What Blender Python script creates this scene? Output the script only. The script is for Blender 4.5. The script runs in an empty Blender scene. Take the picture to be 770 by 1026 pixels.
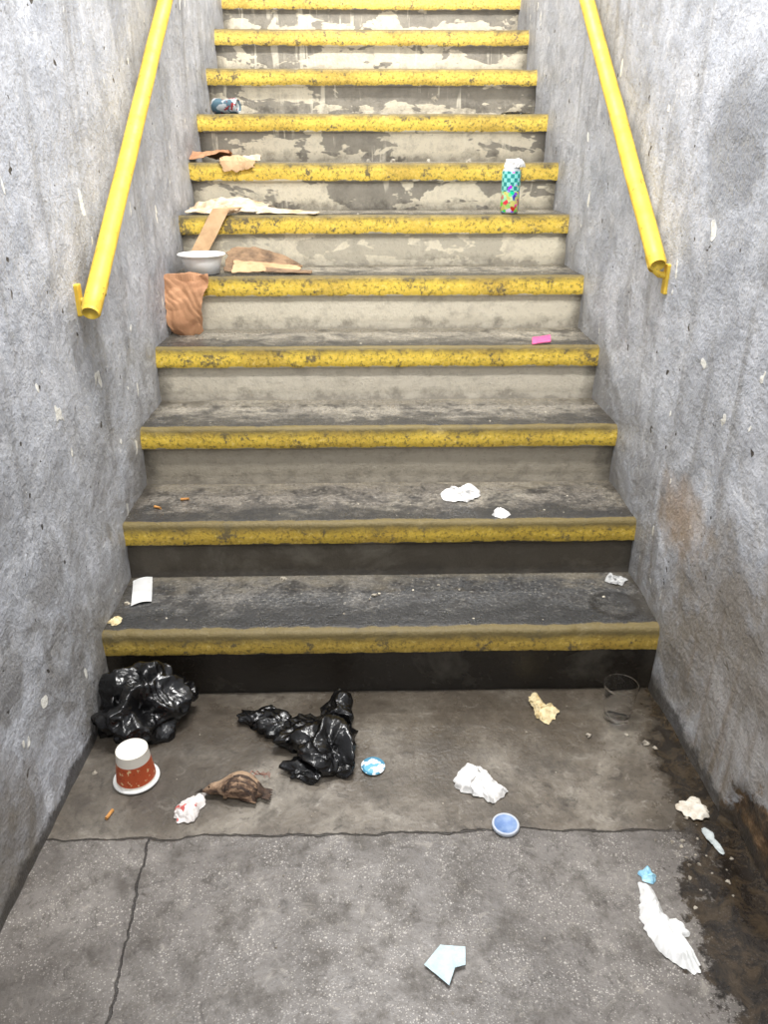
import bpy, math, random
from mathutils import Vector, Matrix, noise
CX,Y0,H,R,HW,NS=0.04,1.739,0.188,0.285,0.75,14
ZT=[0]+[k*H for k in range(1,NS+1)]
ZT[1]-=0.006;ZT[2]-=0.011;ZT[3]-=0.003;ZT[4]-=0.003;ZT[7]-=0.007;ZT[8]-=0.006
sc=bpy.context.scene
sc.view_settings.view_transform='Standard'
# ---------------------------------------------------------------- camera
cam=bpy.data.cameras.new('Camera');co=bpy.data.objects.new('Camera',cam);sc.collection.objects.link(co)
co.location=(0,0,1.344);co.rotation_euler=(math.radians(65),0,math.radians(-1.3))
cam.sensor_fit='VERTICAL';cam.sensor_height=36;cam.lens=771/1026*36;sc.camera=co

# ---------------------------------------------------------------- helpers
def L(v):
    v/=255.0
    return v/12.92 if v<=0.04045 else ((v+0.055)/1.055)**2.4
def C(r,g,b): return (L(r),L(g),L(b),1)
class NT:
    def __init__(s,name,rough=0.8,metal=0.0):
        s.m=bpy.data.materials.new(name);s.m.use_nodes=True;s.t=s.m.node_tree
        s.b=s.t.nodes['Principled BSDF'];s.b.inputs['Roughness'].default_value=rough;s.b.inputs['Metallic'].default_value=metal
        tc=s.t.nodes.new('ShaderNodeTexCoord');s.obj=tc.outputs['Object']
    def put(s,inp,v):
        if isinstance(v,(int,float)): inp.default_value=v
        elif isinstance(v,tuple): inp.default_value=v
        else: s.t.links.new(v,inp)
    def mapping(s,scale=(1,1,1),loc=(0,0,0),vec=None):
        n=s.t.nodes.new('ShaderNodeMapping');s.t.links.new(vec or s.obj,n.inputs[0])
        n.inputs['Scale'].default_value=scale;n.inputs['Location'].default_value=loc;return n.outputs[0]
    def noise(s,scale,detail=3,rough=0.6,vec=None,dist=0.0):
        n=s.t.nodes.new('ShaderNodeTexNoise');s.t.links.new(vec or s.obj,n.inputs['Vector'])
        n.inputs['Scale'].default_value=scale;n.inputs['Detail'].default_value=detail
        n.inputs['Roughness'].default_value=rough;n.inputs['Distortion'].default_value=dist;return n.outputs['Fac']
    def vor(s,scale,vec=None,out='Distance',feature='F1',rnd=1.0):
        n=s.t.nodes.new('ShaderNodeTexVoronoi');n.feature=feature;s.t.links.new(vec or s.obj,n.inputs['Vector'])
        n.inputs['Scale'].default_value=scale;n.inputs['Randomness'].default_value=rnd;return n.outputs[out]
    def ramp(s,f,stops,interp='LINEAR'):
        n=s.t.nodes.new('ShaderNodeValToRGB');s.put(n.inputs[0],f);cr=n.color_ramp;cr.interpolation=interp
        while len(cr.elements)<len(stops): cr.elements.new(0.5)
        for e,(p,c) in zip(cr.elements,stops):
            e.position=p;e.color=c if isinstance(c,tuple) else (c,c,c,1)
        return n.outputs[0]
    def mr(s,f,a,b,c=0.0,d=1.0):
        n=s.t.nodes.new('ShaderNodeMapRange');s.put(n.inputs[0],f)
        for i,v in enumerate((a,b,c,d)): n.inputs[i+1].default_value=v
        return n.outputs[0]
    def mix(s,f,a,b,mode='MIX'):
        n=s.t.nodes.new('ShaderNodeMix');n.data_type='RGBA';n.blend_type=mode
        s.put(n.inputs[0],f);s.put(n.inputs[6],a);s.put(n.inputs[7],b);return n.outputs[2]
    def math(s,op,a,b=0.0,c=0.0):
        n=s.t.nodes.new('ShaderNodeMath');n.operation=op;s.put(n.inputs[0],a);s.put(n.inputs[1],b);s.put(n.inputs[2],c);return n.outputs[0]
    def sep(s,vec=None):
        n=s.t.nodes.new('ShaderNodeSeparateXYZ');s.t.links.new(vec or s.obj,n.inputs[0]);return n.outputs
    def attr(s,name):
        n=s.t.nodes.new('ShaderNodeAttribute');n.attribute_name=name;return n.outputs['Fac']
    def blob(s,c,r,soft=0.4,nz=None,namp=0.0):
        n=s.t.nodes.new('ShaderNodeVectorMath');n.operation='SUBTRACT';s.t.links.new(s.obj,n.inputs[0]);n.inputs[1].default_value=c
        n2=s.t.nodes.new('ShaderNodeVectorMath');n2.operation='DIVIDE';s.t.links.new(n.outputs[0],n2.inputs[0]);n2.inputs[1].default_value=r
        n3=s.t.nodes.new('ShaderNodeVectorMath');n3.operation='LENGTH';s.t.links.new(n2.outputs[0],n3.inputs[0])
        d=n3.outputs['Value']
        if namp: d=s.math('MULTIPLY_ADD',s.math('SUBTRACT',nz,0.5),namp,d)
        return s.mr(d,1.0+soft/2,1.0-soft/2)
    def bump(s,h,strength=0.5,dist=0.01,prev=None):
        n=s.t.nodes.new('ShaderNodeBump');s.put(n.inputs['Height'],h);s.put(n.inputs['Strength'],strength)
        n.inputs['Distance'].default_value=dist
        if prev is not None: s.t.links.new(prev,n.inputs['Normal'])
        return n.outputs[0]
    def done(s,col=None,rough=None,normal=None,**k):
        if col is not None: s.put(s.b.inputs['Base Color'],col)
        if rough is not None: s.put(s.b.inputs['Roughness'],rough)
        if normal is not None: s.put(s.b.inputs['Normal'],normal)
        for a,v in k.items(): s.b.inputs[a.replace('_',' ')].default_value=v
        return s.m
def mkmesh(name,verts,faces,mat=None,smooth=True,parent=None,attrs=None,solid=0,thick_off=0):
    me=bpy.data.meshes.new(name);me.from_pydata([tuple(v) for v in verts],[],faces);me.update()
    if attrs:
        for an,vals in attrs.items():
            a=me.attributes.new(an,'FLOAT','POINT');a.data.foreach_set('value',vals)
    if smooth: me.polygons.foreach_set('use_smooth',[True]*len(me.polygons))
    o=bpy.data.objects.new(name,me);sc.collection.objects.link(o)
    if mat: me.materials.append(mat)
    if solid:
        m=o.modifiers.new('thickness','SOLIDIFY');m.thickness=solid;m.offset=thick_off
    if parent: o.parent=parent
    return o
def empty(name):
    e=bpy.data.objects.new(name,None);sc.collection.objects.link(e);e.empty_display_size=0.05;return e
def gridfaces(nu,nv,wrap=False):
    f=[]
    for j in range(nv-1):
        for i in range(nu if wrap else nu-1):
            i2=(i+1)%nu;f.append((j*nu+i,j*nu+i2,(j+1)*nu+i2,(j+1)*nu+i))
    return f
N=noise.noise
def crease(p,seed,freq,n=5):
    rr=random.Random(seed);w=Vector((N(p*freq*0.7+Vector((seed,0,0))),N(p*freq*0.7+Vector((0,seed,7))),N(p*freq*.7+Vector((5,1,seed)))))*0.5/freq
    q=p+w;v=0;tot=0
    for k in range(n):
        a=rr.uniform(0,6.283);b=rr.uniform(-0.6,0.6);d=Vector((math.cos(a),math.sin(a),b));am=1/(1+0.35*k)
        x=q.dot(d)*freq*(0.6+0.4*k)+rr.random()
        v+=am*abs((x%1)*2-1);tot+=am
    return v/tot
def outline_pts(pts,n):
    m=len(pts);ds=[(Vector(pts[(i+1)%m])-Vector(pts[i])).length for i in range(m)];T=sum(ds);out=[]
    for k in range(n):
        s=k/n*T;i=0
        while s>ds[i]: s-=ds[i];i+=1
        u=s/ds[i];p0,p1,p2,p3=[Vector(pts[(i+j)%m]) for j in (-1,0,1,2)]
        lin=p1.lerp(p2,u)
        cr=0.5*((2*p1)+(-p0+p2)*u+(2*p0-5*p1+4*p2-p3)*u*u+(-p0+3*p1-3*p2+p3)*u**3)
        out.append(lin.lerp(cr,0.5))
    return out
def crumple(name,pts,z0,h,mat,amp=0.01,freq=25,seed=1,rings=26,seg=110,parent=None,power=2.5,jag=0.004,solid=0.0007,xy=0.8,smooth=False):
    ob=outline_pts(pts,seg);c=sum(ob,Vector((0,0)))/seg;V=[];
    for j in range(rings+1):
        rho=j/rings
        for i in range(seg):
            b=ob[i];p=c+(b-c)*max(rho,0.001)
            q=Vector((p.x,p.y,z0));d=(b-c).normalized()*jag*rho*N(Vector((b.x*90,b.y*90,seed)))*2
            prof=(1-rho**power)
            cz=crease(q,seed,freq)
            z=h*prof*(0.55+0.6*N(q*freq*0.35+Vector((seed,3,1))))+amp*(cz-0.25)*(0.35+0.65*min(1,prof*2))
            s=xy*amp
            x=p.x+d.x+s*N(q*freq*0.8+Vector((9,seed,z*freq)))*(0.5+prof)
            y=p.y+d.y+s*N(q*freq*0.8+Vector((seed,9,z*freq)))*(0.5+prof)
            V.append((x,y,z0+max(z,0.0008+0.0015*abs(N(q*200)))))
    return mkmesh(name,V,gridfaces(seg,rings+1,True),mat,smooth,parent,solid=solid)
import bmesh
def wad(name,parts,mat,seed=1,sub=5,z0=0.0,parent=None,a1=.3,f1=18,a2=.10,f2=45,smooth=True,keep=None):
    """crumpled film / paper wads : spheres flattened, folded with ridged noise; every part is a closed 3-D lump"""
    V=[];F=[]
    for k,(c,rad,rot) in enumerate(parts):
        bm=bmesh.new();bmesh.ops.create_icosphere(bm,subdivisions=sub,radius=1.0)
        Rm=Matrix.Rotation(rot,3,'Z');base=len(V);c=Vector(c)
        for v in bm.verts:
            n=v.co.normalized();loc=Rm@Vector((n.x*rad[0],n.y*rad[1],n.z*rad[2]));q=c+loc
            w=Vector((N(q*f1*.6+Vector((seed,k,0))),N(q*f1*.6+Vector((k,seed,7))),N(q*f1*.6+Vector((5,1,seed)))))*.03
            q=q+w+Vector((seed*1.7,k*3.1,0))
            r=1+0.45*N(n*1.3+Vector((seed,k*2,3)))
            r+=a1*(1-3.2*abs(N(q*f1)))
            r+=a2*(1-3.2*abs(N(q*f2)))+a2*.35*(1-3*abs(N(q*f2*2.3)))
            p=c+loc*max(.25,r)
            if p.z<z0: p.z=z0+0.0004
            V.append(p)
        bm.verts.index_update()
        for f in bm.faces: F.append(tuple(base+v.index for v in f.verts))
        bm.free()
    return mkmesh(name,V,F,mat,smooth,parent)
def sheet(name,f,nu,nv,mat,amp=0.005,freq=20,seed=1,parent=None,solid=0.001,jag=0.01,smooth=False,zmin=None,low=0):
    V=[]
    for j in range(nv):
        for i in range(nu):
            u=i/(nu-1);v=j/(nv-1)
            ju=jag*N(Vector((u*3.3+v*5.1,v*2.7,seed)))+(jag*0.4*N(Vector((v*25,u*25,seed))))
            p=Vector(f(u+ju,v+jag*N(Vector((u*6,seed,v*2)))))
            k=crease(p,seed,freq)-0.45
            if low: p=p+Vector((N(p*7+Vector((seed,1,1))),-abs(N(p*9+Vector((1,seed,1))))*1.6,0.4*N(p*8)))*low
            p=p+Vector((0.3*N(p*freq+Vector((seed,0,0))),-0.7*k,0.8*k+0.2*N(p*freq)))*amp
            if zmin is not None: p.z=max(p.z,zmin)
            V.append(p)
    return mkmesh(name,V,gridfaces(nu,nv),mat,smooth,parent,solid=solid)
def lathe(name,prof,mat,loc=(0,0,0),rot=(0,0,0),seg=48,parent=None,dent=None,smooth=True,solid=0):
    V=[]
    for r,z in prof:
        for i in range(seg):
            a=i/seg*math.tau;v=Vector((r*math.cos(a),r*math.sin(a),z))
            if dent: v=dent(v)
            V.append(v)
    o=mkmesh(name,V,gridfaces(seg,len(prof),True),mat,smooth,parent,solid=solid)
    o.location=loc;o.rotation_euler=rot;return o
def tube(name,pts,rad,mat,parent=None,seg=14,cap=True,rads=None):
    V=[];n=len(pts)
    for j,p in enumerate(pts):
        p=Vector(p);a=Vector(pts[max(j-1,0)]);b=Vector(pts[min(j+1,n-1)]);t=(b-a).normalized()
        up=Vector((0,0,1)) if abs(t.z)<0.95 else Vector((1,0,0));s=t.cross(up).normalized();w=s.cross(t)
        r=rads[j] if rads else rad
        for i in range(seg):
            an=i/seg*math.tau;V.append(p+(s*math.cos(an)+w*math.sin(an))*r)
    F=gridfaces(seg,n,True)
    if cap: F.append(tuple(range(seg)));F.append(tuple((n-1)*seg+i for i in range(seg))[::-1])
    return mkmesh(name,V,F,mat,True,parent)
def boxm(name,c,d,mat,parent,bev=0.003):
    V=[(c[0]+sx*d[0]/2,c[1]+sy*d[1]/2,c[2]+sz*d[2]/2) for sz in (-1,1) for sx,sy in ((-1,-1),(1,-1),(1,1),(-1,1))]
    o=mkmesh(name,V,[(3,2,1,0),(4,5,6,7),(0,1,5,4),(1,2,6,5),(2,3,7,6),(3,0,4,7)],mat,False,parent)
    m=o.modifiers.new('b','BEVEL');m.width=bev;m.segments=3;return o

# ---------------------------------------------------------------- materials
def mat_wall(name,side):
    s=NT(name,0.55)
    n1=s.noise(2.2,4,0.62,dist=0.3);n2=s.noise(16,4,0.68);n3=s.noise(75,2,0.6);n5=s.noise(5.5,5,0.70,dist=0.5)
    col=s.ramp(n1,[(0.3,C(158,161,168)),(0.5,C(174,177,184)),(0.7,C(190,192,198))])
    col=s.mix(s.mr(n5,0.50,0.60,0,0.55),col,C(136,139,146))
    col=s.mix(s.mr(n5,0.43,0.37,0,0.45),col,C(206,208,213))
    col=s.mix(s.mr(n2,0.56,0.68,0,0.5),col,C(140,143,150))
    col=s.mix(s.mr(n2,0.44,0.34,0,0.4),col,C(206,208,213))
    col=s.mix(s.mr(n3,0.62,0.72,0,0.55),col,C(104,105,110))
    x,y,z=s.sep()
    g=s.math('MULTIPLY',s.mr(z,1.0,0.0),s.mr(n5,0.40,0.58))
    col=s.mix(s.math('MULTIPLY',g,0.8),col,C(116,111,103))
    st=s.noise(1.0,3,0.6,vec=s.mapping((1,13,1.2)))
    col=s.mix(s.mr(st,0.55,0.70,0,0.55),col,C(124,123,122))
    ch=s.mr(s.noise(15,2,0.5,vec=s.mapping((1,1,0.7),(3,side*4,1))),0.705,0.715)
    col=s.mix(ch,col,C(226,224,216))
    ch2=s.mr(s.noise(24,2,0.6,vec=s.mapping((1,1,1),(8,side*9,5))),0.705,0.725)
    col=s.mix(ch2,col,C(66,62,58))
    X=CX+side*HW
    if side>0:
        col=s.mix(s.math('MULTIPLY',s.blob((X,1.80,1.36),(0.3,0.15,0.14),0.25,n2,1.6),0.7),col,C(122,125,131))
        col=s.mix(s.math('MULTIPLY',s.blob((X,1.74,0.50),(0.3,0.12,0.08),1.2,n2,2.5),0.5),col,C(168,136,98))
        bro=s.blob((X,1.13,0.0),(0.3,0.13,0.16),0.1,n2,1.4)
        col=s.mix(s.math('MULTIPLY',s.blob((X,1.36,0.28),(0.3,0.38,0.30),0.8,n2,2.6),0.6),col,C(124,114,100))
        dr=s.math('MULTIPLY',s.mr(s.noise(1.0,3,0.6,vec=s.mapping((1,22,1.6),(0,3,0))),0.53,0.66),s.mr(z,0.62,0.15))
        col=s.mix(s.math('MULTIPLY',dr,0.55),col,C(108,94,76))
        col=s.mix(bro,col,s.ramp(s.noise(34,4,0.7),[(0.35,C(44,36,28)),(0.55,C(96,74,50)),(0.7,C(146,118,88))]))
    else:
        col=s.mix(s.math('MULTIPLY',s.blob((X,0.95,0.1),(0.3,0.22,0.30),0.8,n2,1.5),0.7),col,C(108,100,88))
        col=s.mix(s.math('MULTIPLY',s.blob((X,2.02,0.90),(0.3,0.06,0.22),0.8,n2,2.5),0.6),col,C(100,100,100))
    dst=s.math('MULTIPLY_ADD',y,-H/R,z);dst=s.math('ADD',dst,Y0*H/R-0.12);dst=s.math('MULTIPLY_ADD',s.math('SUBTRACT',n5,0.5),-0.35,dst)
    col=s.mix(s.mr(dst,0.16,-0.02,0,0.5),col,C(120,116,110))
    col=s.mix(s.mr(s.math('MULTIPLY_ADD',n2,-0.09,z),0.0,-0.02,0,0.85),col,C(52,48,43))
    b=s.bump(n2,0.35,0.022);b=s.bump(n3,0.42,0.006,b);b=s.bump(s.noise(190,1,0.6),0.32,0.0025,b);b=s.bump(s.math('SUBTRACT',ch,ch2),0.5,0.003,b)
    return s.done(col,s.mr(n2,0.3,0.7,0.42,0.62),b)
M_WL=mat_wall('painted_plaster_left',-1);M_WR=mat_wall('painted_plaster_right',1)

def mat_floor():
    s=NT('worn_concrete_floor');x,y,z=s.sep()
    n1=s.noise(3,5,0.70,dist=0.5);n2=s.noise(13,5,0.72);n3=s.noise(90,3,0.7)
    far=s.ramp(n1,[(0.32,C(74,67,58)),(0.48,C(102,94,84)),(0.64,C(138,131,120))])
    near=s.ramp(n1,[(0.32,C(88,83,79)),(0.5,C(107,102,98)),(0.68,C(126,121,116))])
    yc=s.math('MULTIPLY_ADD',s.math('SUBTRACT',s.noise(5,4,0.6),0.5),0.07,y)
    isfar=s.mr(yc,1.222,1.232)
    keep=s.mr(s.noise(14,2),0.36,0.56)
    sp=s.math('MULTIPLY',s.mr(s.vor(95),0.24,0.14),keep)
    sp2=s.math('MULTIPLY',s.mr(s.vor(210),0.30,0.18),keep)
    near=s.mix(s.math('MULTIPLY',s.math('MAXIMUM',sp,sp2),0.65),near,C(194,188,180))
    near=s.mix(s.mr(s.vor(130,vec=s.mapping((1,1,1),(2,3,0))),0.2,0.1,0,0.5),near,C(60,56,52))
    col=s.mix(isfar,near,far)
    col=s.mix(s.mr(n2,0.48,0.66,0,0.7),col,C(66,60,53))
    n4=s.noise(22,5,0.78,dist=0.9)
    col=s.mix(s.mr(n4,0.57,0.68,0,0.45),col,C(162,156,146))
    col=s.mix(s.mr(n4,0.44,0.34,0,0.65),col,C(52,46,40))
    col=s.mix(s.mr(n3,0.56,0.76,0,0.55),col,C(42,38,34))
    damp=s.blob((0.25,1.72,0),(0.85,0.30,1),0.6,n1,2.0)
    col=s.mix(s.math('MULTIPLY',damp,0.45),col,C(68,61,51))
    dl=s.blob((-0.62,1.50,0),(0.30,0.32,1),0.8,n1,2.0)
    col=s.mix(s.math('MULTIPLY',dl,0.5),col,C(58,52,46))
    dn_=s.blob((-0.55,0.75,0),(0.35,0.22,1),0.9,n1,2.0)
    col=s.mix(s.math('MULTIPLY',dn_,0.4),col,C(66,61,56))
    wet=s.blob((0.80,0.92,0),(0.19,0.30,1),0.12,n2,1.6)
    wet=s.math('MAXIMUM',wet,s.blob((0.80,1.30,0),(0.11,0.46,1),0.4,n2,1.6))
    col=s.mix(s.math('MULTIPLY',wet,0.9),col,s.mix(s.mr(n4,0.45,0.6),C(20,15,10),C(54,43,28)))
    d1=s.math('ABSOLUTE',s.math('SUBTRACT',yc,1.226))
    inx=s.mr(x,0.62,0.70,1,0)
    c1=s.math('MULTIPLY',s.mr(s.math('MULTIPLY_ADD',n4,0.006,d1),0.0062,0.0040),inx)
    xl=s.math('MULTIPLY_ADD',y,0.07,x);xl=s.math('MULTIPLY_ADD',s.math('SUBTRACT',n2,0.5),0.03,xl)
    c2=s.math('MULTIPLY',s.mr(s.math('ABSOLUTE',s.math('ADD',xl,0.396)),0.0028,0.0012),s.mr(yc,1.226,1.222))
    ck=s.math('MAXIMUM',c1,c2)
    col=s.mix(s.math('MULTIPLY',ck,0.8),col,C(34,30,27))
    chips=s.math('MULTIPLY',s.mr(s.math('MULTIPLY_ADD',n4,0.05,d1),0.030,0.022),inx)
    col=s.mix(s.math('MULTIPLY',chips,0.55),col,C(60,54,48))
    r=s.mr(n2,0.35,0.7,0.30,0.60);r=s.mix(wet,r,(0.05,0.05,0.05,1));r=s.mix(s.math('MULTIPLY',damp,0.6),r,(0.18,0.18,0.18,1))
    dry=s.mr(wet,0,1,0.3,0.12)
    b=s.bump(n2,dry,0.008);b=s.bump(n3,dry,0.003,b);b=s.bump(s.math('SUBTRACT',1.0,ck),0.9,0.006,b)
    return s.done(col,r,b)
M_FLOOR=mat_floor()
BL=0.088
def mat_stair():
    s=NT('stair_concrete');x,y,z=s.sep();st=s.attr('st');sv=s.attr('s');hv=s.attr('hv');nz=s.attr('top')
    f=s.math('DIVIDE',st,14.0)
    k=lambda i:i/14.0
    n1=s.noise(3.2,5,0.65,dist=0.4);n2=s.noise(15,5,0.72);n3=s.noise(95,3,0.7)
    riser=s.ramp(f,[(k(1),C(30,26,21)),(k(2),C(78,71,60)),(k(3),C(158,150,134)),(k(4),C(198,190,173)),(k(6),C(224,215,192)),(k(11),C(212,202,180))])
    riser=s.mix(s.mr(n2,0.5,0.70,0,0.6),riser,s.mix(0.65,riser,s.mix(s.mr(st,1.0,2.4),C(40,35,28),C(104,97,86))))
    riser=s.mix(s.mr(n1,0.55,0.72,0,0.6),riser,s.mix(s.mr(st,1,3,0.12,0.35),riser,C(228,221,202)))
    riser=s.mix(s.mr(n3,0.60,0.72,0,0.6),riser,s.mix(0.7,riser,C(70,64,56)))
    dn=s.noise(3.6,4,0.6,vec=s.mapping((1,1,2.2),(0.7,0,0)),dist=0.3)
    dn=s.math('MULTIPLY_ADD',s.math('SUBTRACT',hv,0.3),0.14,dn)
    dm=s.math('MULTIPLY',s.mr(dn,0.50,0.515),s.mr(st,5.6,6.4))
    riser=s.mix(s.math('MULTIPLY',dm,0.85),riser,s.mix(s.mr(n2,0.4,0.7),C(110,106,99),C(148,142,130)))
    dr=s.math('MULTIPLY',s.mr(s.noise(1,2,0.6,vec=s.mapping((34,1,3.0))),0.57,0.63),s.mr(n1,0.50,0.58))
    dr=s.math('MULTIPLY',dr,s.mr(st,5.6,6.4))
    riser=s.mix(s.math('MULTIPLY',dr,0.7),riser,C(226,218,198))
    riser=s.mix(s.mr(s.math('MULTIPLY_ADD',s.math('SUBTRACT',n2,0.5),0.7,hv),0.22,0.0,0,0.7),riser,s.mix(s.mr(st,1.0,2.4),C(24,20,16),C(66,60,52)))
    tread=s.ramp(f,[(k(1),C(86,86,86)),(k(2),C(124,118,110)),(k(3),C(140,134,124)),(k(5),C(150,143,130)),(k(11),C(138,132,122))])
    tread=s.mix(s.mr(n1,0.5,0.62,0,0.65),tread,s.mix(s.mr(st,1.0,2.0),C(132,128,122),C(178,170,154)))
    tread=s.mix(s.mr(n2,0.47,0.62,0,0.85),tread,C(60,58,56))
    tread=s.mix(s.mr(n3,0.52,0.68,0,0.75),tread,C(36,35,34))
    tread=s.mix(s.mr(n3,0.42,0.32,0,0.5),tread,C(180,174,162))
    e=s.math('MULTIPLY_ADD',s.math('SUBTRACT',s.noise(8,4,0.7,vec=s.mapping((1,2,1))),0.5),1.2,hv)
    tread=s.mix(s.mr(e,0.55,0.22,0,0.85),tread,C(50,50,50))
    tread=s.mix(s.mr(e,0.75,1.05,0,0.45),tread,C(156,146,126))
    dx=s.blob((0.702,1.855,0.188),(0.075,0.075,0.1),0.15,n2,0.5);dy=s.blob((0.702,1.855,0.188),(0.055,0.055,0.1),0.3,n2,0.6)
    tread=s.mix(s.math('MULTIPLY',s.math('MULTIPLY_ADD',dy,-0.6,dx),0.75),tread,C(38,36,34))
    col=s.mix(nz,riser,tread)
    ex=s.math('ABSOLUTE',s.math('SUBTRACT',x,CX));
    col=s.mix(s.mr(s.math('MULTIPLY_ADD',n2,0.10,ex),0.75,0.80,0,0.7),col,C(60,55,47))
    yel=s.ramp(f,[(k(1),C(196,166,76)),(k(2),C(208,176,66)),(k(4),C(236,202,76)),(k(8),C(248,214,90)),(k(11),C(234,200,98))])
    yel=s.mix(s.mr(n1,0.48,0.66,0,0.6),yel,C(182,148,64))
    yel=s.mix(s.mr(n3,0.52,0.66,0,0.75),yel,C(108,94,52))
    yel=s.mix(s.mr(n3,0.42,0.30,0,0.5),yel,C(250,230,150))
    yel=s.mix(s.mr(s.math('MULTIPLY_ADD',n3,0.3,n2),0.72,0.80,0,0.85),yel,C(98,91,76))
    svn=s.math('MULTIPLY_ADD',s.math('SUBTRACT',n2,0.5),0.034,sv)
    svd=s.math('ADD',svn,s.mr(st,1.0,5.0,0.020,0.006))
    yel=s.mix(s.mr(svd,0.048,0.072,0,0.9),yel,s.mix(n3,C(34,32,28),C(126,112,72)))
    m=s.math('MULTIPLY',s.mr(svn,0.0,0.003),s.mr(svn,BL,BL-0.004))
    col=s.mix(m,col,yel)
    b=s.bump(n2,0.4,0.010);b=s.bump(n3,0.6,0.004,b)
    r=s.mix(nz,s.mix(s.mr(st,1.2,2.2),(0.25,0.25,0.25,1),(0.8,0.8,0.8,1)),s.mr(n2,0.4,0.7,0.22,0.5))
    r=s.mix(m,r,(0.6,0.6,0.6,1))
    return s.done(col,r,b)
M_STAIR=mat_stair()
def mat_ceil():
    s=NT('painted_ceiling');return s.done(s.mix(s.noise(6),C(190,192,196),C(215,217,220)),0.8)
M_CEIL=mat_ceil()
def mat_rail():
    s=NT('yellow_rail_paint',0.5);n=s.noise(18,3,0.7)
    col=s.mix(s.mr(n,0.45,0.7,0,0.8),C(236,200,72),C(208,166,54));col=s.mix(s.mr(s.noise(60,3,0.8),0.62,0.68,0,0.8),col,C(126,98,46))
    return s.done(col,s.mr(n,0.3,0.7,0.45,0.65),s.bump(n,0.25,0.006))
M_RAIL=mat_rail()
def mat_bag():
    s=NT('black_polythene',0.22);return s.done(C(14,14,15),0.20,s.bump(s.noise(55,3,0.6,dist=1.0),0.35,0.004),Specular_IOR_Level=0.6)
M_BAG=mat_bag()
def mat_paper(name,c1,c2,sc_=30,rough=0.85,bs=0.4,**k):
    s=NT(name,rough);n=s.noise(sc_,3,0.65)
    return s.done(s.mix(s.mr(n,0.4,0.7),C(*c1),C(*c2)),rough,s.bump(s.noise(sc_*4,2,0.6),bs,0.003),**k)
M_TISSUE=mat_paper('white_tissue',(236,235,233),(220,217,213))
M_CREAM=mat_paper('cream_peel',(226,212,172),(190,166,116),60)
M_KRAFT=mat_paper('kraft_paper',(208,174,134),(180,144,106),14)
M_KRAFTD=mat_paper('brown_paper',(184,138,102),(158,114,82),10,0.85,0.15)
M_CARD=mat_paper('cardboard_dark',(150,122,94),(88,70,54),18)
M_WRAP=mat_paper('greasy_wrapper',(224,208,182),(176,146,110),16)
M_TORN=mat_paper('dirty_white_paper',(222,216,204),(176,164,146),30)
M_PB=mat_paper('pale_blue_paper',(200,218,224),(176,198,208),40)
M_GP=mat_paper('grey_paper',(196,204,204),(150,156,156),30)
M_FOAM=mat_paper('white_foam',(250,249,246),(242,240,234),50,0.6,0.1)
M_WHITE=mat_paper('white_plastic',(236,236,234),(222,222,220),30,0.4,0.1)
M_PINK=mat_paper('pink_card',(228,100,152),(210,76,134),40,0.5)
M_BUTT=mat_paper('cigarette_filter',(206,150,84),(180,120,64),90)
M_LIGHTBLUE=mat_paper('blue_foil',(170,215,232),(104,168,204),60,0.4)
M_DEBRIS=mat_paper('grit',(168,160,146),(70,62,54),60)
M_FOIL=mat_paper('foil_paper',(222,222,220),(150,150,150),70,0.4)

# ---------------------------------------------------------------- shell
nx,ny=150,300;V=[]
for j in range(ny):
    for i in range(nx):
        x=CX-0.85+1.7*i/(nx-1);y=-1.6+3.40*j/(ny-1);p=Vector((x,y,0))
        V.append((x,y,-0.0025+0.0013*N(p*9)+0.002*N(p*2.3)-0.014*max(0,min(1,(y-1.58)/.14))))
floor_o=mkmesh('floor',V,gridfaces(nx,ny),M_FLOOR)
def wall(name,side,mat):
    ys=[-1.6+0.018*i for i in range(260)];
    while ys[-1]<6.6: ys.append(ys[-1]+0.04)
    zs=[-0.02+0.018*i for i in range(120)]
    while zs[-1]<5.2: zs.append(zs[-1]+0.05)
    V=[]
    for z in zs:
        for y in ys:
            p=Vector((side*7,y,z));d=0.010*N(p*1.7)+0.006*N(p*5)+0.0025*N(p*14)+0.0015*N(p*33)
            d-=0.010*math.exp(-max(z,0)/0.12)*(1 if y<Y0 else 0)
            if side>0:
                r=math.hypot((y-1.13)/0.13,z/0.15)+0.5*N(p*12)
                if r<1: d+=0.022*min(1,(1-r)*4)
            V.append((CX+side*(HW+0.004+d),y,z))
    return mkmesh(name,V,gridfaces(len(ys),len(zs)),mat)
wall('wall_left',-1,M_WL);wall('wall_right',1,M_WR)
cy=[(-1.6,2.75),(2.3,2.75),(2.3,2.74),(6.6,5.15)]
V=[];
for x in (CX-0.85,CX+0.85):
    for y,z in cy: V.append((x,y,z))
for x in (CX-0.85,CX+0.85):
    for y,z in cy: V.append((x,y,z+0.15))
F=[]
for i in range(3): F+=[(i,i+1,5+i,4+i),(8+i,12+i,13+i,9+i)]
mkmesh('ceiling',V,F,M_CEIL,False)
prof=[]
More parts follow.
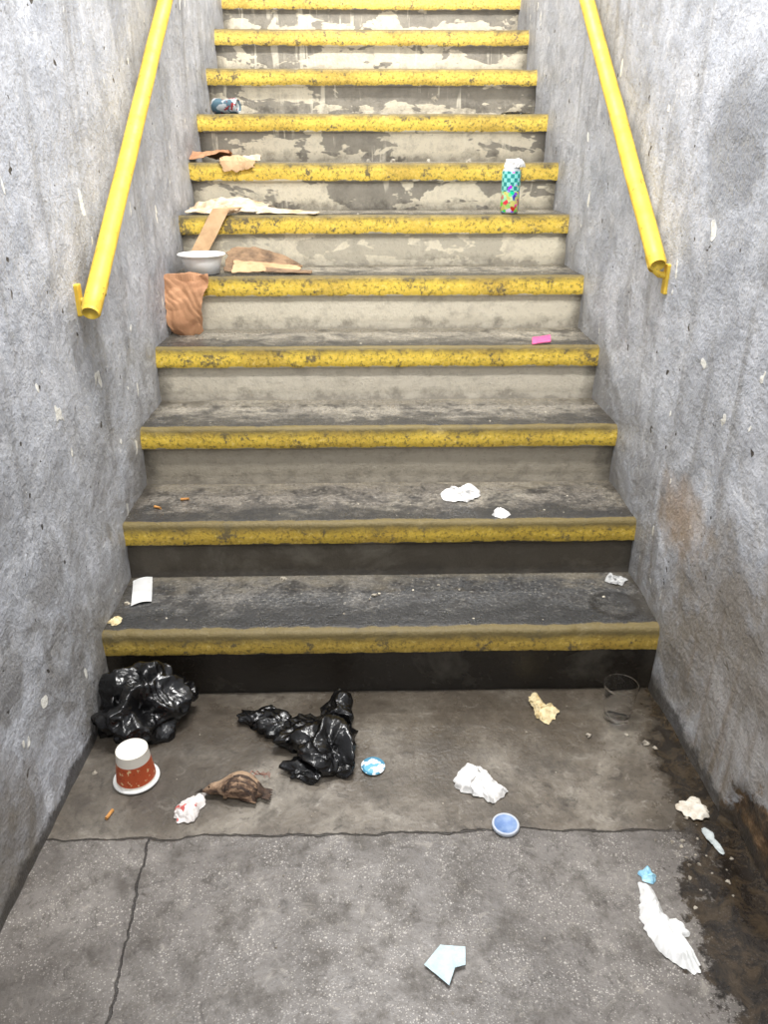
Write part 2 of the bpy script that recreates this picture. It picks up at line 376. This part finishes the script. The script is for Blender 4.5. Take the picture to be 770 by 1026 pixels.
for k in range(NS):
    yb=Y0+k*R;zt=ZT[k+1];zb=ZT[k] if k else -0.02;i=k+1;rc=0.016 if k else -0.004
    for a in (0,0.25,0.5,0.75,1.0): prof.append((yb+rc,zb+a*(zt-0.072-zb),-0.03,i,a*0.6,0))
    prof.append((yb+min(rc,0.004),zt-0.070,-0.002,i,0.62,0))
    yn=yb if k else yb-0.008
    prof.append((yn,zt-0.066,0.002,i,0.62,0))
    prof.append((yn-0.001,zt-0.045,0.024,i,0.7,0));prof.append((yn,zt-0.028,0.041,i,0.8,0));prof.append((yn+0.001,zt-0.012,0.057,i,0.9,0))
    prof.append((yn+0.004,zt-0.004,0.066,i,0.0,0.3));prof.append((yn+0.012,zt,0.075,i,0.0,1))
    n=12 if k<6 else 7
    for a in range(1,n+1):
        u=a/n;prof.append((yb+0.012+(R+0.003)*u if a<n else yb+R+0.0155,zt-0.001*math.sin(u*3.14),0.075+R*u,i,u,1))
yT=prof[-1][0]
prof.append((yT+1.4,ZT[NS],3,NS,1,1))
nx=190;V=[];A=dict(s=[],st=[],hv=[],top=[])
for (y,z,s_,st,hv,tp) in prof:
    for i in range(nx):
        x=CX-HW-0.012+(2*HW+0.024)*i/(nx-1);p=Vector((x,y,z))
        e=0.0022*N(p*6)+0.0014*N(p*22)
        chip=max(0,N(p*15+Vector((3,3,3)))-0.35)*0.012 if 0.05<s_<0.08 else 0
        V.append((x,y-e+chip,z+0.0016*N(p*5+Vector((9,0,0)))+0.0006*N(p*30)-chip*0.8))
        A['s'].append(s_);A['st'].append(st);A['hv'].append(hv);A['top'].append(tp)
stair_o=mkmesh('staircase',V,gridfaces(nx,len(prof)),M_STAIR,True,attrs=A)
V=[(CX-0.85,6.5,2.5),(CX+0.85,6.5,2.5),(CX+0.85,6.5,5.2),(CX-0.85,6.5,5.2)]
mkmesh('wall_back',V,[(0,1,2,3)],M_WL,False)

# ---------------------------------------------------------------- handrails
def rail(side,x,y0,z0,slope,off,zp,y1=5.6):
    e=empty('handrail');dz=lambda y:z0+slope*(y-y0)
    d=Vector((0,1,slope)).normalized();p0=Vector((x,y0,z0))
    n=60;ptl=[(x+0.0015*N(Vector((j*.3,side,0))),y0+(y1-y0)*j/n,dz(y0+(y1-y0)*j/n)) for j in range(n+1)]
    pts=[tuple(p0-d*0.006)]+ptl
    tube('rail_pipe',pts,0.0235,M_RAIL,e,24,True,rads=[0.019]+[0.0235]*(n+1))
    yy=y0+off;xw=CX+side*(HW+0.004)
    while yy<y1:
        z=dz(yy)
        tube('bracket_saddle',[tuple(Vector((x,yy+.01,z-0.008))-d*0.018),tuple(Vector((x,yy+.01,z-0.008))+d*0.022)],0.020,M_RAIL,e,16)
        tube('bracket_arm',[(x,yy,z-0.015),(x+side*.002,yy-.002,z-0.030),(x+side*0.012,yy-0.003,z-0.038),(x+side*0.026,yy-0.003,z-0.040),(xw+side*0.012,yy-0.003,z+zp)],0.0085,M_RAIL,e,12)
        boxm('bracket_plate',(xw-side*0.004,yy-0.003,z+zp),(0.014,0.026,0.076),M_RAIL,e)
        yy+=1.25
    return e
rail(-1,-0.66,1.888,1.000,0.688,0.075,-0.036);rail(1,0.756,2.062,1.084,0.722,0.014,-0.050)

# ---------------------------------------------------------------- litter on floor
e=empty('black_plastic_bag')
wad('film_body',[((-.598,1.600,.040),(.092,.080,.078),.1),((-.575,1.650,.085),(.050,.040,.052),.4)],M_BAG,11,6,-.004,e,.26,15,.07,40)
wad('film_ear',[((-.500,1.655,.050),(.034,.028,.026),-.3),((-.655,1.640,.06),(.030,.04,.04),.3)],M_BAG,14,5,-.004,e,.40,22,.12,50)
e=empty('black_plastic_bag')
wad('film_body',[((-.108,1.470,.026),(.062,.066,.044),.2),((-.085,1.575,.035),(.034,.05,.038),.0),((-.160,1.52,.02),(.060,.05,.028),.7)],M_BAG,21,6,-.003,e,.32,17,.09,42)
wad('film_tail',[((-.235,1.565,.012),(.078,.030,.020),-.35),((-.290,1.605,.012),(.046,.024,.014),.15),((-.20,1.545,.012),(.05,.026,.018),-.5)],M_BAG,24,5,-.003,e,.40,22,.14,55)
wad('film_flap',[((-.160,1.405,.010),(.042,.030,.014),-.3),((-.070,1.430,.012),(.024,.030,.018),.2)],M_BAG,27,5,-.003,e,.40,24,.14,55)
def cup_mat():
    s=NT('printed_cup',0.45);x,y,z=s.sep()
    ang=s.math('ARCTAN2',y,x)
    comb=s.t.nodes.new('ShaderNodeCombineXYZ');s.put(comb.inputs[0],s.math('MULTIPLY',ang,3.0));s.put(comb.inputs[1],s.math('MULTIPLY',z,60.0))
    pr=s.noise(1.3,2,0.6,vec=comb.outputs[0])
    body=s.mix(s.mr(pr,0.62,0.64),C(188,84,46),C(226,196,150));body=s.mix(s.mr(pr,0.36,0.34),body,C(140,48,28))
    band=s.math('MULTIPLY',s.mr(z,0.012,0.0125),s.mr(z,0.064,0.0635))
    return s.done(s.mix(band,C(236,230,218),body),0.45)
cu=empty('paper_cup')
lathe('cup_body',[(0.046,0.004),(0.0455,0.012),(0.036,0.088),(0.0365,0.090),(0.0345,0.0905),(0.0335,0.086),(0.0,0.0855)],cup_mat(),(-.555,1.40,0),(0,0,0.6),64,cu)
lathe('cup_rim',[(0.046,0.006),(0.050,0.007),(0.0535,0.005),(0.0535,0.002),(0.050,0.0005),(0.045,0.0005),(0.043,0.003)],M_WHITE,(-.555,1.40,0),(0,0,0),64,cu)
lathe('cup_base_disc',[(0.0338,0.087),(0.030,0.0865),(0.0,0.0865)],M_WHITE,(-.555,1.40,0),(0,0,0),48,cu)
def clear():
    s=NT('clear_plastic',0.05);s.done((1,1,1,1),0.05,None,Transmission_Weight=1.0,IOR=1.15,Specular_IOR_Level=1.0);return s.m
lathe('clear_plastic_cup',[(0.0,0.004),(0.028,0.004),(0.031,0.0),(0.0325,0.0),(0.036,0.035),(0.0365,0.036),(0.0365,0.042),(0.0375,0.043),(0.043,0.098),(0.0455,0.101),(0.0455,0.105),(0.044,0.106),(0.0422,0.103),(0.0362,0.043),(0.0352,0.035),(0.0317,0.006),(0.0,0.0055)],clear(),(0.648,1.592,0.0),(0,0,0),56)
crumple('crumpled_tissue',[(.200,1.351),(.218,1.412),(.263,1.421),(.284,1.387),(.318,1.335),(.281,1.305),(.238,1.325)],-.002,0.034,M_TISSUE,0.024,27,5,34,120)
crumple('food_scrap',[(.436,1.683),(.458,1.691),(.471,1.638),(.503,1.622),(.463,1.565),(.434,1.61)],-.002,0.018,M_CREAM,0.018,36,6,24,90)
e=empty('plastic_wrapper')
crumple('film_1',[(.542,1.086),(.563,1.075),(.570,1.03),(.577,.985),(.588,.950),(.599,.912),(.587,.892),(.552,.915),(.526,.950),(.521,1.0),(.532,1.05)],-.002,0.030,M_WHITE,0.022,24,7,34,140,e,xy=.4)
crumple('film_2',[(.565,1.005),(.585,1.003),(.600,.992),(.601,.974),(.58,.965),(.562,.972)],-.002,0.014,M_WHITE,0.012,34,8,16,70,e)
crumple('foil_scrap',[(.552,1.118),(.574,1.122),(.584,1.10),(.57,1.085),(.556,1.092)],-.002,0.010,M_LIGHTBLUE,0.014,50,9,14,50)
def quad(a,b,c,d,z0,zf):
    a,b,c,d=[Vector(q) for q in (a,b,c,d)]
    def f(u,v):
        p=a.lerp(b,u).lerp(d.lerp(c,u),v);return (p.x,p.y,z0+zf(u,v))
    return f
e=empty('folded_paper')
sheet('leaf_1',quad((.094,.922),(.128,.958),(.150,.912),(.136,.880),0,lambda u,v:.002+.004*u+.003*v),16,14,M_PB,.002,20,10,e,.0005,.01)
sheet('leaf_2',quad((.128,.957),(.172,.948),(.169,.917),(.149,.912),0,lambda u,v:.006+.006*u*(1-v)),16,14,M_PB,.003,22,11,e,.0005,.01)
crumple('torn_paper',[(.689,1.285),(.750,1.314),(.757,1.256),(.720,1.247)],-.001,0.008,M_TORN,0.012,30,12,16,70)
crumple('torn_paper',[(.725,1.222),(.744,1.215),(.748,1.155),(.735,1.158)],-.001,0.006,M_GP,0.010,30,13,14,60)
def redmat():
    s=NT('red_white_paper',0.7);n=s.noise(38,2,0.5,dist=0.5)
    return s.done(s.mix(s.mr(n,0.60,0.64),C(222,216,212),C(200,100,94)),0.7)
crumple('snack_wrapper',[(-.446,1.305),(-.425,1.334),(-.385,1.350),(-.378,1.330),(-.40,1.265),(-.43,1.265)],-.002,0.018,redmat(),0.018,36,14,20,80)
def discmat(name,cr,ci,r,pat=0):
    s=NT(name,0.4);x,y,z=s.sep();d=s.math('SQRT',s.math('ADD',s.math('MULTIPLY',x,x),s.math('MULTIPLY',y,y)))
    col=s.mix(s.mr(s.noise(50,2),0.4,0.65,0,0.5),C(*ci),C(160,180,208))
    col=s.mix(s.mr(d,r-0.001,r),col,C(*cr))
    if pat: col=s.mix(s.mr(s.noise(70,2,0.5),0.50,0.54),col,C(226,232,234))
    return s.done(col,0.5)
lathe('bottle_lid',[(0.0,0.006),(0.024,0.006),(0.026,0.0085),(0.0285,0.009),(0.030,0.007),(0.0305,0.001),(0.029,0.0)],discmat('blue_lid',(190,196,206),(104,134,184),0.0258,0),(.296,1.238,0.0),(0.03,0,0))
lathe('round_sticker',[(0.0,0.004),(0.014,0.0035),(0.026,0.002),(0.029,0.004),(0.029,0.0025),(0.0,0.001)],discmat('sticker_print',(70,136,166),(96,170,200),0.023,1),(.006,1.425,0.0),(0.04,0.02,0))
def butt(x,y,z,a,l=0.026):
    dx,dy=math.cos(a)*l/2,math.sin(a)*l/2
    tube('cigarette_butt',[(x-dx,y-dy,z+.0038),(x,y,z+.0040),(x+dx,y+dy,z+.0038)],0.0038,M_BUTT,None,12)
for b in [(-.586,1.289,-.001,1.3),(-.57,2.20,ZT[2],0.1),(-.64,2.14,ZT[2],2.6)]: butt(*b)
rr=random.Random(4);V=[];F=[]
def frag(x,y,z,r,flat=0.35):
    k=len(V);n=5
    for h_,q in ((0,1),(flat*r,0.7)):
        for i in range(n):
            a=i/n*math.tau+rr.random()*.6;s=r*q*rr.uniform(.5,1.3);V.append((x+s*math.cos(a),y+s*math.sin(a),z+h_+ (rr.random()*r*.2 if h_ else 0)))
    for i in range(n): F.append((k+i,k+(i+1)%n,k+n+(i+1)%n,k+n+i))
    F.append(tuple(k+n+i for i in range(n)))
for _ in range(22): frag(rr.gauss(.685,.035),rr.gauss(1.13,.05),-.002,rr.uniform(.002,.006))
for _ in range(70): frag(rr.uniform(-.68,.74),rr.uniform(.8,1.70),-.002,rr.uniform(.0008,.0026))
frag(.556,1.523,0,.009,.2);frag(.69,1.49,0,.012,.2);frag(.71,1.475,0,.007,.2);frag(.655,1.525,0,.006,.2);frag(-.66,1.42,0,.007,.3)
mkmesh('floor_grit',V,F,M_DEBRIS,False,floor_o)
V=[];F=[]
for k in range(1,9):
    for _ in range(14 if k<6 else 8): frag(rr.uniform(-.66,.74),Y0+(k-1)*R+rr.uniform(.03,.26),ZT[k],rr.uniform(.0015,.005))
for x in (.27,.016,.44,.12): frag(x,3.56,ZT[7],.013,.8)
frag(-.255,2.02,ZT[1],.011,.4);frag(.015,1.918,ZT[1],.009,.5);frag(.03,1.925,ZT[1],.007,.5);frag(-.69,1.89,ZT[1],.008,.5)
mkmesh('stair_grit',V,F,mat_paper('pale_grit',(206,198,180),(96,86,74),40),False,stair_o)

# ---------------------------------------------------------------- dead bird
def bird():
    e=empty('dead_bird')
    s=NT('brown_feathers',0.85)
    n=s.noise(55,3,0.65,vec=s.mapping((0.6,1.8,1.4)));n2=s.noise(16,3)
    col=s.ramp(n,[(0.32,C(46,36,30)),(0.5,C(98,76,60)),(0.66,C(158,130,104))])
    col=s.mix(s.mr(n2,0.50,0.60,0,0.75),col,C(182,154,126))
    fe=s.done(col,0.9,s.bump(n,0.9,0.006))
    dk=mat_paper('dark_wing_feathers',(84,66,54),(44,35,30),70)
    A=Vector((-.388,1.345));B=Vector((-.240,1.338));ax=(B-A).normalized();pr=Vector((-ax.y,ax.x))
    st=[(-.001,.0022,.0022,.011),(.006,.0055,.0055,.013),(.014,.012,.011,.015),(.024,.0145,.0135,.016),(.036,.014,.013,.017),(.048,.022,.018,.019),(.066,.032,.0235,.024),(.088,.036,.026,.0265),(.108,.034,.0235,.024),(.124,.026,.017,.019),(.136,.015,.009,.013),(.142,.005,.003,.010)]
    V=[];seg=36
    for (t,w,h,zc) in st:
        c=A+ax*t+pr*(0.008*math.sin(t*22))
        for i in range(seg):
            a=i/seg*math.tau;k=1+0.10*N(Vector((t*70,math.cos(a)*3,math.sin(a)*3)))
            q=c+pr*(w*math.cos(a)*k);V.append((q.x,q.y,max(0.0005,zc+h*math.sin(a)*k)))
    o=mkmesh('body',V,gridfaces(seg,len(st),True),fe,True,e);m=o.modifiers.new('s','SUBSURF');m.levels=m.render_levels=1
    def surf(t,w_):
        for a,b in zip(st,st[1:]):
            if a[0]<=t<=b[0]:
                u=(t-a[0])/(b[0]-a[0]);w=a[1]+(b[1]-a[1])*u;h=a[2]+(b[2]-a[2])*u;zc=a[3]+(b[3]-a[3])*u
                k=max(0,1-(w_/w)**2);return zc+h*math.sqrt(k) if k>0 else zc*0.5
        return .008
    def feather(nm,t0,w0,an,l,w,mt,lift):
        P=[]
        for i in range(10):
            t=i/9;ww=w*max(.08,math.sin(math.pi*min(1,0.15+t*0.83)))**0.6
            for k in (-1,-.4,.4,1):
                tt=t0+l*t*math.cos(an)-ww*k*.5*math.sin(an);wo=w0+l*t*math.sin(an)+ww*k*.5*math.cos(an)
                c=A+ax*tt+pr*(wo+0.008*math.sin(tt*22));P.append((c.x,c.y,max(.002,surf(tt,wo)+lift+(.0008 if abs(k)<.5 else 0))))
        return mkmesh(nm,P,gridfaces(4,10),mt,True,e,solid=0.0005)
    for i in range(5):
        feather('tail_feather_%d'%(i+1),.128,-.006+.003*i,-.35+.12*i,.034,.010,dk,.001+.0005*i)
    for i in range(8):
        feather('wing_feather_%d'%(i+1),.052+.003*i,-.024+.0030*i,-.12+.02*i,.078-.003*i,.013,dk if i%3==1 else fe,.0004+.0002*i)
    lg=mat_paper('bird_leg',(150,110,96),(120,84,72),80)
    for k in (0,1):
        b=A+ax*(.100+.012*k)+pr*.022
        pts=[(b.x,b.y,.030),(b.x+.010,b.y+.016,.038),(b.x+.018,b.y+.020,.024),(b.x+.024,b.y+.024,.020)]
        tube('leg_%d'%(k+1),pts,.0014,lg,e,8)
        for j in (-1,0,1): tube('toe_%d_%d'%(k+1,j+2),[pts[-1],(pts[-1][0]+.010,pts[-1][1]+.004+.005*j,.018),(pts[-1][0]+.014,pts[-1][1]+.002+.006*j,.012)],.0009,lg,e,6)
    bk=mat_paper('beak',(60,52,44),(40,36,32),80)
    tube('beak_horn',[(A.x-.001,A.y,.013),(A.x-.010,A.y-.001,.011),(A.x-.018,A.y-.002,.008)],.003,bk,e,10,True,rads=[.0042,.0026,.0006])
    eye=mat_paper('eye_gloss',(12,12,12),(8,8,8),10,0.1)
    lathe('eye',[(0,.002),(.0015,.0014),(.002,0),(0,-.001)],eye,(A.x+.017,A.y-.004,.0262),(0,0,0),12,e)
bird()

# ---------------------------------------------------------------- litter on the steps
sheet('paper_card',lambda u,v:(-.705+.052*u+.032*v,2.015+.022*u-.140*v,ZT[1]+.002+.006*math.sin(u*3)),10,20,M_WHITE,0.002,8,3,jag=0.0)
crumple('crumpled_foil',[(.712,1.98),(.728,2.005),(.762,2.008),(.772,1.985),(.755,1.962),(.725,1.965)],ZT[1],0.028,M_FOIL,0.022,40,15,20,70)
crumple('food_scrap',[(-.715,1.79),(-.70,1.82),(-.68,1.815),(-.678,1.79),(-.695,1.775)],ZT[1],0.007,M_CREAM,0.008,60,16,12,50)
crumple('crumpled_tissue',[(.228,2.225),(.25,2.245),(.30,2.25),(.35,2.245),(.345,2.20),(.30,2.165),(.245,2.175)],ZT[2],0.036,M_TISSUE,0.026,30,17,28,90)
crumple('crumpled_tissue',[(.370,2.065),(.385,2.095),(.412,2.092),(.426,2.07),(.410,2.045),(.385,2.045)],ZT[2],0.024,M_TISSUE,0.016,44,18,18,60)
sheet('pink_packet',lambda u,v:(.565+.066*u+.012*v,2.61+.012*u+.060*v,ZT[4]+.004+.006*u+.010*v),14,14,M_PINK,0.003,20,3,jag=0.01,solid=0.003)
lathe('foam_bowl',[(0,.004),(.052,.004),(.058,.0),(.062,.001),(.073,.048),(.076,.062),(.086,.063),(.088,.068),(.084,.070),(.074,.068),(.069,.052),(.058,.010),(0,.008)],M_FOAM,(-.604,2.975,ZT[5]+.001),(0,0,0),64)
ytop=Y0+4*R
def hang(u,v):
    x=-.725+.150*u+.012*v
    if v<0.18:
        t=v/0.18;return (x,ytop+.003-.02*t,ZT[5]+.014+.004*math.sin(u*5))
    t=(v-.18)/.82;return (x+.02*t-.035*t*u,ytop-.022-.050*math.sin(t*2.4)-.02*t,ZT[5]+.010-.185*t-.02*math.sin(u*3.1))
sheet('crumpled_brown_paper_bag',hang,60,70,M_KRAFTD,0.018,19,21,jag=0.07,solid=0.0012,low=.022)
e=empty('torn_cardboard')
z5=ZT[5];z6=ZT[6];z7=ZT[7];z8=ZT[8]
sheet('flap_1',lambda u,v:(-.525+.18*u+.10*v*u,2.97+.13*v,z5+.006+.070*v*(1-u)*math.sin(1.2+u)+.03*math.sin(3*u)*v),30,20,M_CARD,0.014,12,22,e,0.003,0.08,zmin=z5+.003)
sheet('flap_2',lambda u,v:(-.49+.24*u,2.93+.10*v+.05*u,z5+.008+.035*math.sin(v*2.6)*(1-u*.8)),30,16,M_KRAFT,0.012,14,23,e,0.003,0.08,zmin=z5+.003)
sheet('flap_3',lambda u,v:(-.37+.17*u,2.95+.06*v-.02*u,z5+.006+.014*math.sin(v*3)*(1-u)),20,12,M_CARD,0.006,16,24,e,0.003,0.05,zmin=z5+.003)
def strip(u,v):
    w=.066
    if v<.75:
        t=v/.75;b=Vector((-.690,3.075,.960)).lerp(Vector((-.580,3.148,1.150)),t)
    else:
        t=(v-.75)/.25;b=Vector((-.580,3.148,1.150)).lerp(Vector((-.545,3.215,1.150)),t)
    return (b.x+w*u,b.y,b.z+.002)
sheet('cardboard_strip',strip,10,30,M_KRAFT,0.004,10,25,e,jag=0.02,solid=0.003)
e=empty('flattened_paper_wrapper')
sheet('sheet_1',lambda u,v:(-.69+.31*u,3.20+.18*v,z6+.006+.05*v*math.sin(2.6*u+.3)),44,26,M_WRAP,0.030,13,26,e,0.001,0.09,zmin=z6+.003)
sheet('sheet_2',lambda u,v:(-.42+.24*u,3.19+.10*v-.02*u,z6+.005+.022*math.sin(v*3)*(1-u)),30,16,M_WRAP,0.012,16,27,e,0.001,0.07,zmin=z6+.003)
e=empty('crumpled_kraft_paper')
y7=Y0+6*R
sheet('sheet_1',lambda u,v:(-.725+.17*u,y7+.03+.14*v,z7+.008+.035*math.sin(2.5*v+u)),30,20,M_KRAFTD,0.026,14,28,e,0.001,0.08,zmin=z7+.003)
def hang7(u,v):
    x=-.59+.14*u
    if v<.5: return (x,y7+.12-.24*v,z7+.014+.01*math.sin(u*4))
    t=(v-.5)/.5;return (x+.02*t-.02*t*u,y7-.008-.012*t,z7+.006-.045*t*(1-.4*u))
sheet('sheet_2',hang7,30,34,M_KRAFT,0.016,16,29,e,0.001,0.10)
sheet('sheet_3',lambda u,v:(-.50+.07*u,y7+.03+.05*v,z7+.006+.02*math.sin(v*3)),14,12,M_WRAP,0.014,22,30,e,0.001,0.08,zmin=z7+.003)
def canmat():
    s=NT('printed_can',0.35);x,y,z=s.sep();ang=s.math('ARCTAN2',y,x)
    comb=s.t.nodes.new('ShaderNodeCombineXYZ');s.put(comb.inputs[0],s.math('MULTIPLY',ang,0.0357));s.put(comb.inputs[1],z)
    ch=s.t.nodes.new('ShaderNodeTexChecker');ch.inputs['Scale'].default_value=70;s.t.links.new(comb.outputs[0],ch.inputs[0])
    ch.inputs[1].default_value=C(150,230,218);ch.inputs[2].default_value=C(36,146,144)
    bl=s.vor(55,vec=comb.outputs[0],out='Color')
    hs=s.t.nodes.new('ShaderNodeHueSaturation');s.t.links.new(bl,hs.inputs['Color']);hs.inputs['Saturation'].default_value=1.3;hs.inputs['Value'].default_value=1.2
    nn=s.noise(38,2,0.5,vec=comb.outputs[0])
    col=s.mix(s.mr(nn,0.58,0.60),ch.outputs[0],hs.outputs[0])
    low=s.mr(z,0.082,0.080)
    col=s.mix(s.math('MULTIPLY',low,0.9),col,s.mix(s.mr(nn,0.45,0.5),C(236,226,120),hs.outputs[0]))
    col=s.mix(s.mr(z,0.152,0.154),col,C(190,196,200));col=s.mix(s.mr(z,0.008,0.007),col,C(170,174,178))
    return s.done(col,0.35,None,Metallic=0.1)
e=empty('tall_drink_can')
lathe('can_body',[(0,.004),(.024,.004),(.028,0),(.031,.003),(.0357,.010),(.0357,.150),(.033,.158),(.028,.164),(.0275,.168),(.026,.168),(.025,.163),(0,.163)],canmat(),(.563,3.215,z6+.001),(0,0,-0.6),48,e)
tube('pull_tab',[(.553,3.205,z6+.1665),(.563,3.215,z6+.1670),(.575,3.225,z6+.1665)],.005,M_FOIL,e,8)
crumple('stuffed_tissue',[(.535,3.205),(.55,3.242),(.585,3.25),(.612,3.23),(.605,3.202),(.57,3.185)],z6+.166,.044,M_TISSUE,.022,40,31,18,70,e)
def cr(v):
    k=1-0.28*math.exp(-((v.z-.06)/.022)**2)*max(0,math.cos(math.atan2(v.y,v.x)-1.0))
    return Vector((v.x*k,v.y*k,v.z+.002*N(v*60)))
def can2():
    s=NT('crushed_can_print',0.3);n=s.noise(28,2,0.5)
    col=s.mix(s.mr(n,0.5,0.54),C(96,126,140),C(206,212,214));col=s.mix(s.mr(s.noise(40,2),0.6,0.62),col,C(170,60,60))
    return s.done(col,0.3,None,Metallic=0.3)
lathe('crushed_drink_can',[(0,.004),(.022,.004),(.026,0),(.029,.003),(.033,.010),(.033,.03),(.033,.045),(.033,.055),(.033,.065),(.033,.075),(.033,.108),(.030,.115),(.027,.120),(.0255,.120),(.024,.116),(0,.116)],can2(),(-.665,3.85,z8+.033),(math.radians(90),0,math.radians(72)),40,dent=cr)
crumple('dark_plastic_scrap',[(.60,3.80),(.63,3.83),(.70,3.83),(.745,3.80),(.70,3.77),(.63,3.775)],z8+.001,.014,M_BAG,.012,30,33,14,60)

# ---------------------------------------------------------------- lights (ceiling fittings; the one behind the camera is added as front fill)
def lamp(name,loc,rx,energy,size=(0.9,0.12),col=(1,0.985,0.96)):
    e=empty(name)
    s=NT(name+'_diffuser');s.b.inputs['Emission Color'].default_value=(1,1,1,1);s.b.inputs['Emission Strength'].default_value=2.0
    Mx=Matrix.Translation(loc)@Matrix.Rotation(rx,4,'X')
    w,d=size[0]/2+.03,size[1]/2+.03
    V=[Mx@Vector((sx*w*k,sy*d*k,zz)) for zz,k in ((0.0,1),(-0.05,.94)) for sx,sy in ((-1,-1),(1,-1),(1,1),(-1,1))]
    mkmesh('housing',V,[(0,1,5,4),(1,2,6,5),(2,3,7,6),(3,0,4,7),(4,5,6,7)],s.m,False,e)
    l=bpy.data.lights.new('tube_light','AREA');l.shape='RECTANGLE';l.size,l.size_y=size;l.energy=energy;l.color=col
    o=bpy.data.objects.new('tube_light',l);sc.collection.objects.link(o);o.matrix_world=Mx@Matrix.Translation((0,0,-.06));o.parent=e
sl=math.atan2(2.41,4.3)
lamp('added_front_light',Vector((CX,-0.5,2.74)),0,50)  # added lamp behind the camera, brightens the riser faces from the front
lamp('added_front_light',Vector((CX,1.75,2.74)),0,60)
lamp('added_front_light',Vector((CX,3.5,2.74+1.2*2.41/4.3-0.01)),sl,78)
w=bpy.data.worlds.new('World');sc.world=w;w.use_nodes=True
w.node_tree.nodes['Background'].inputs[0].default_value=(0.92,0.96,1,1);w.node_tree.nodes['Background'].inputs[1].default_value=0.6
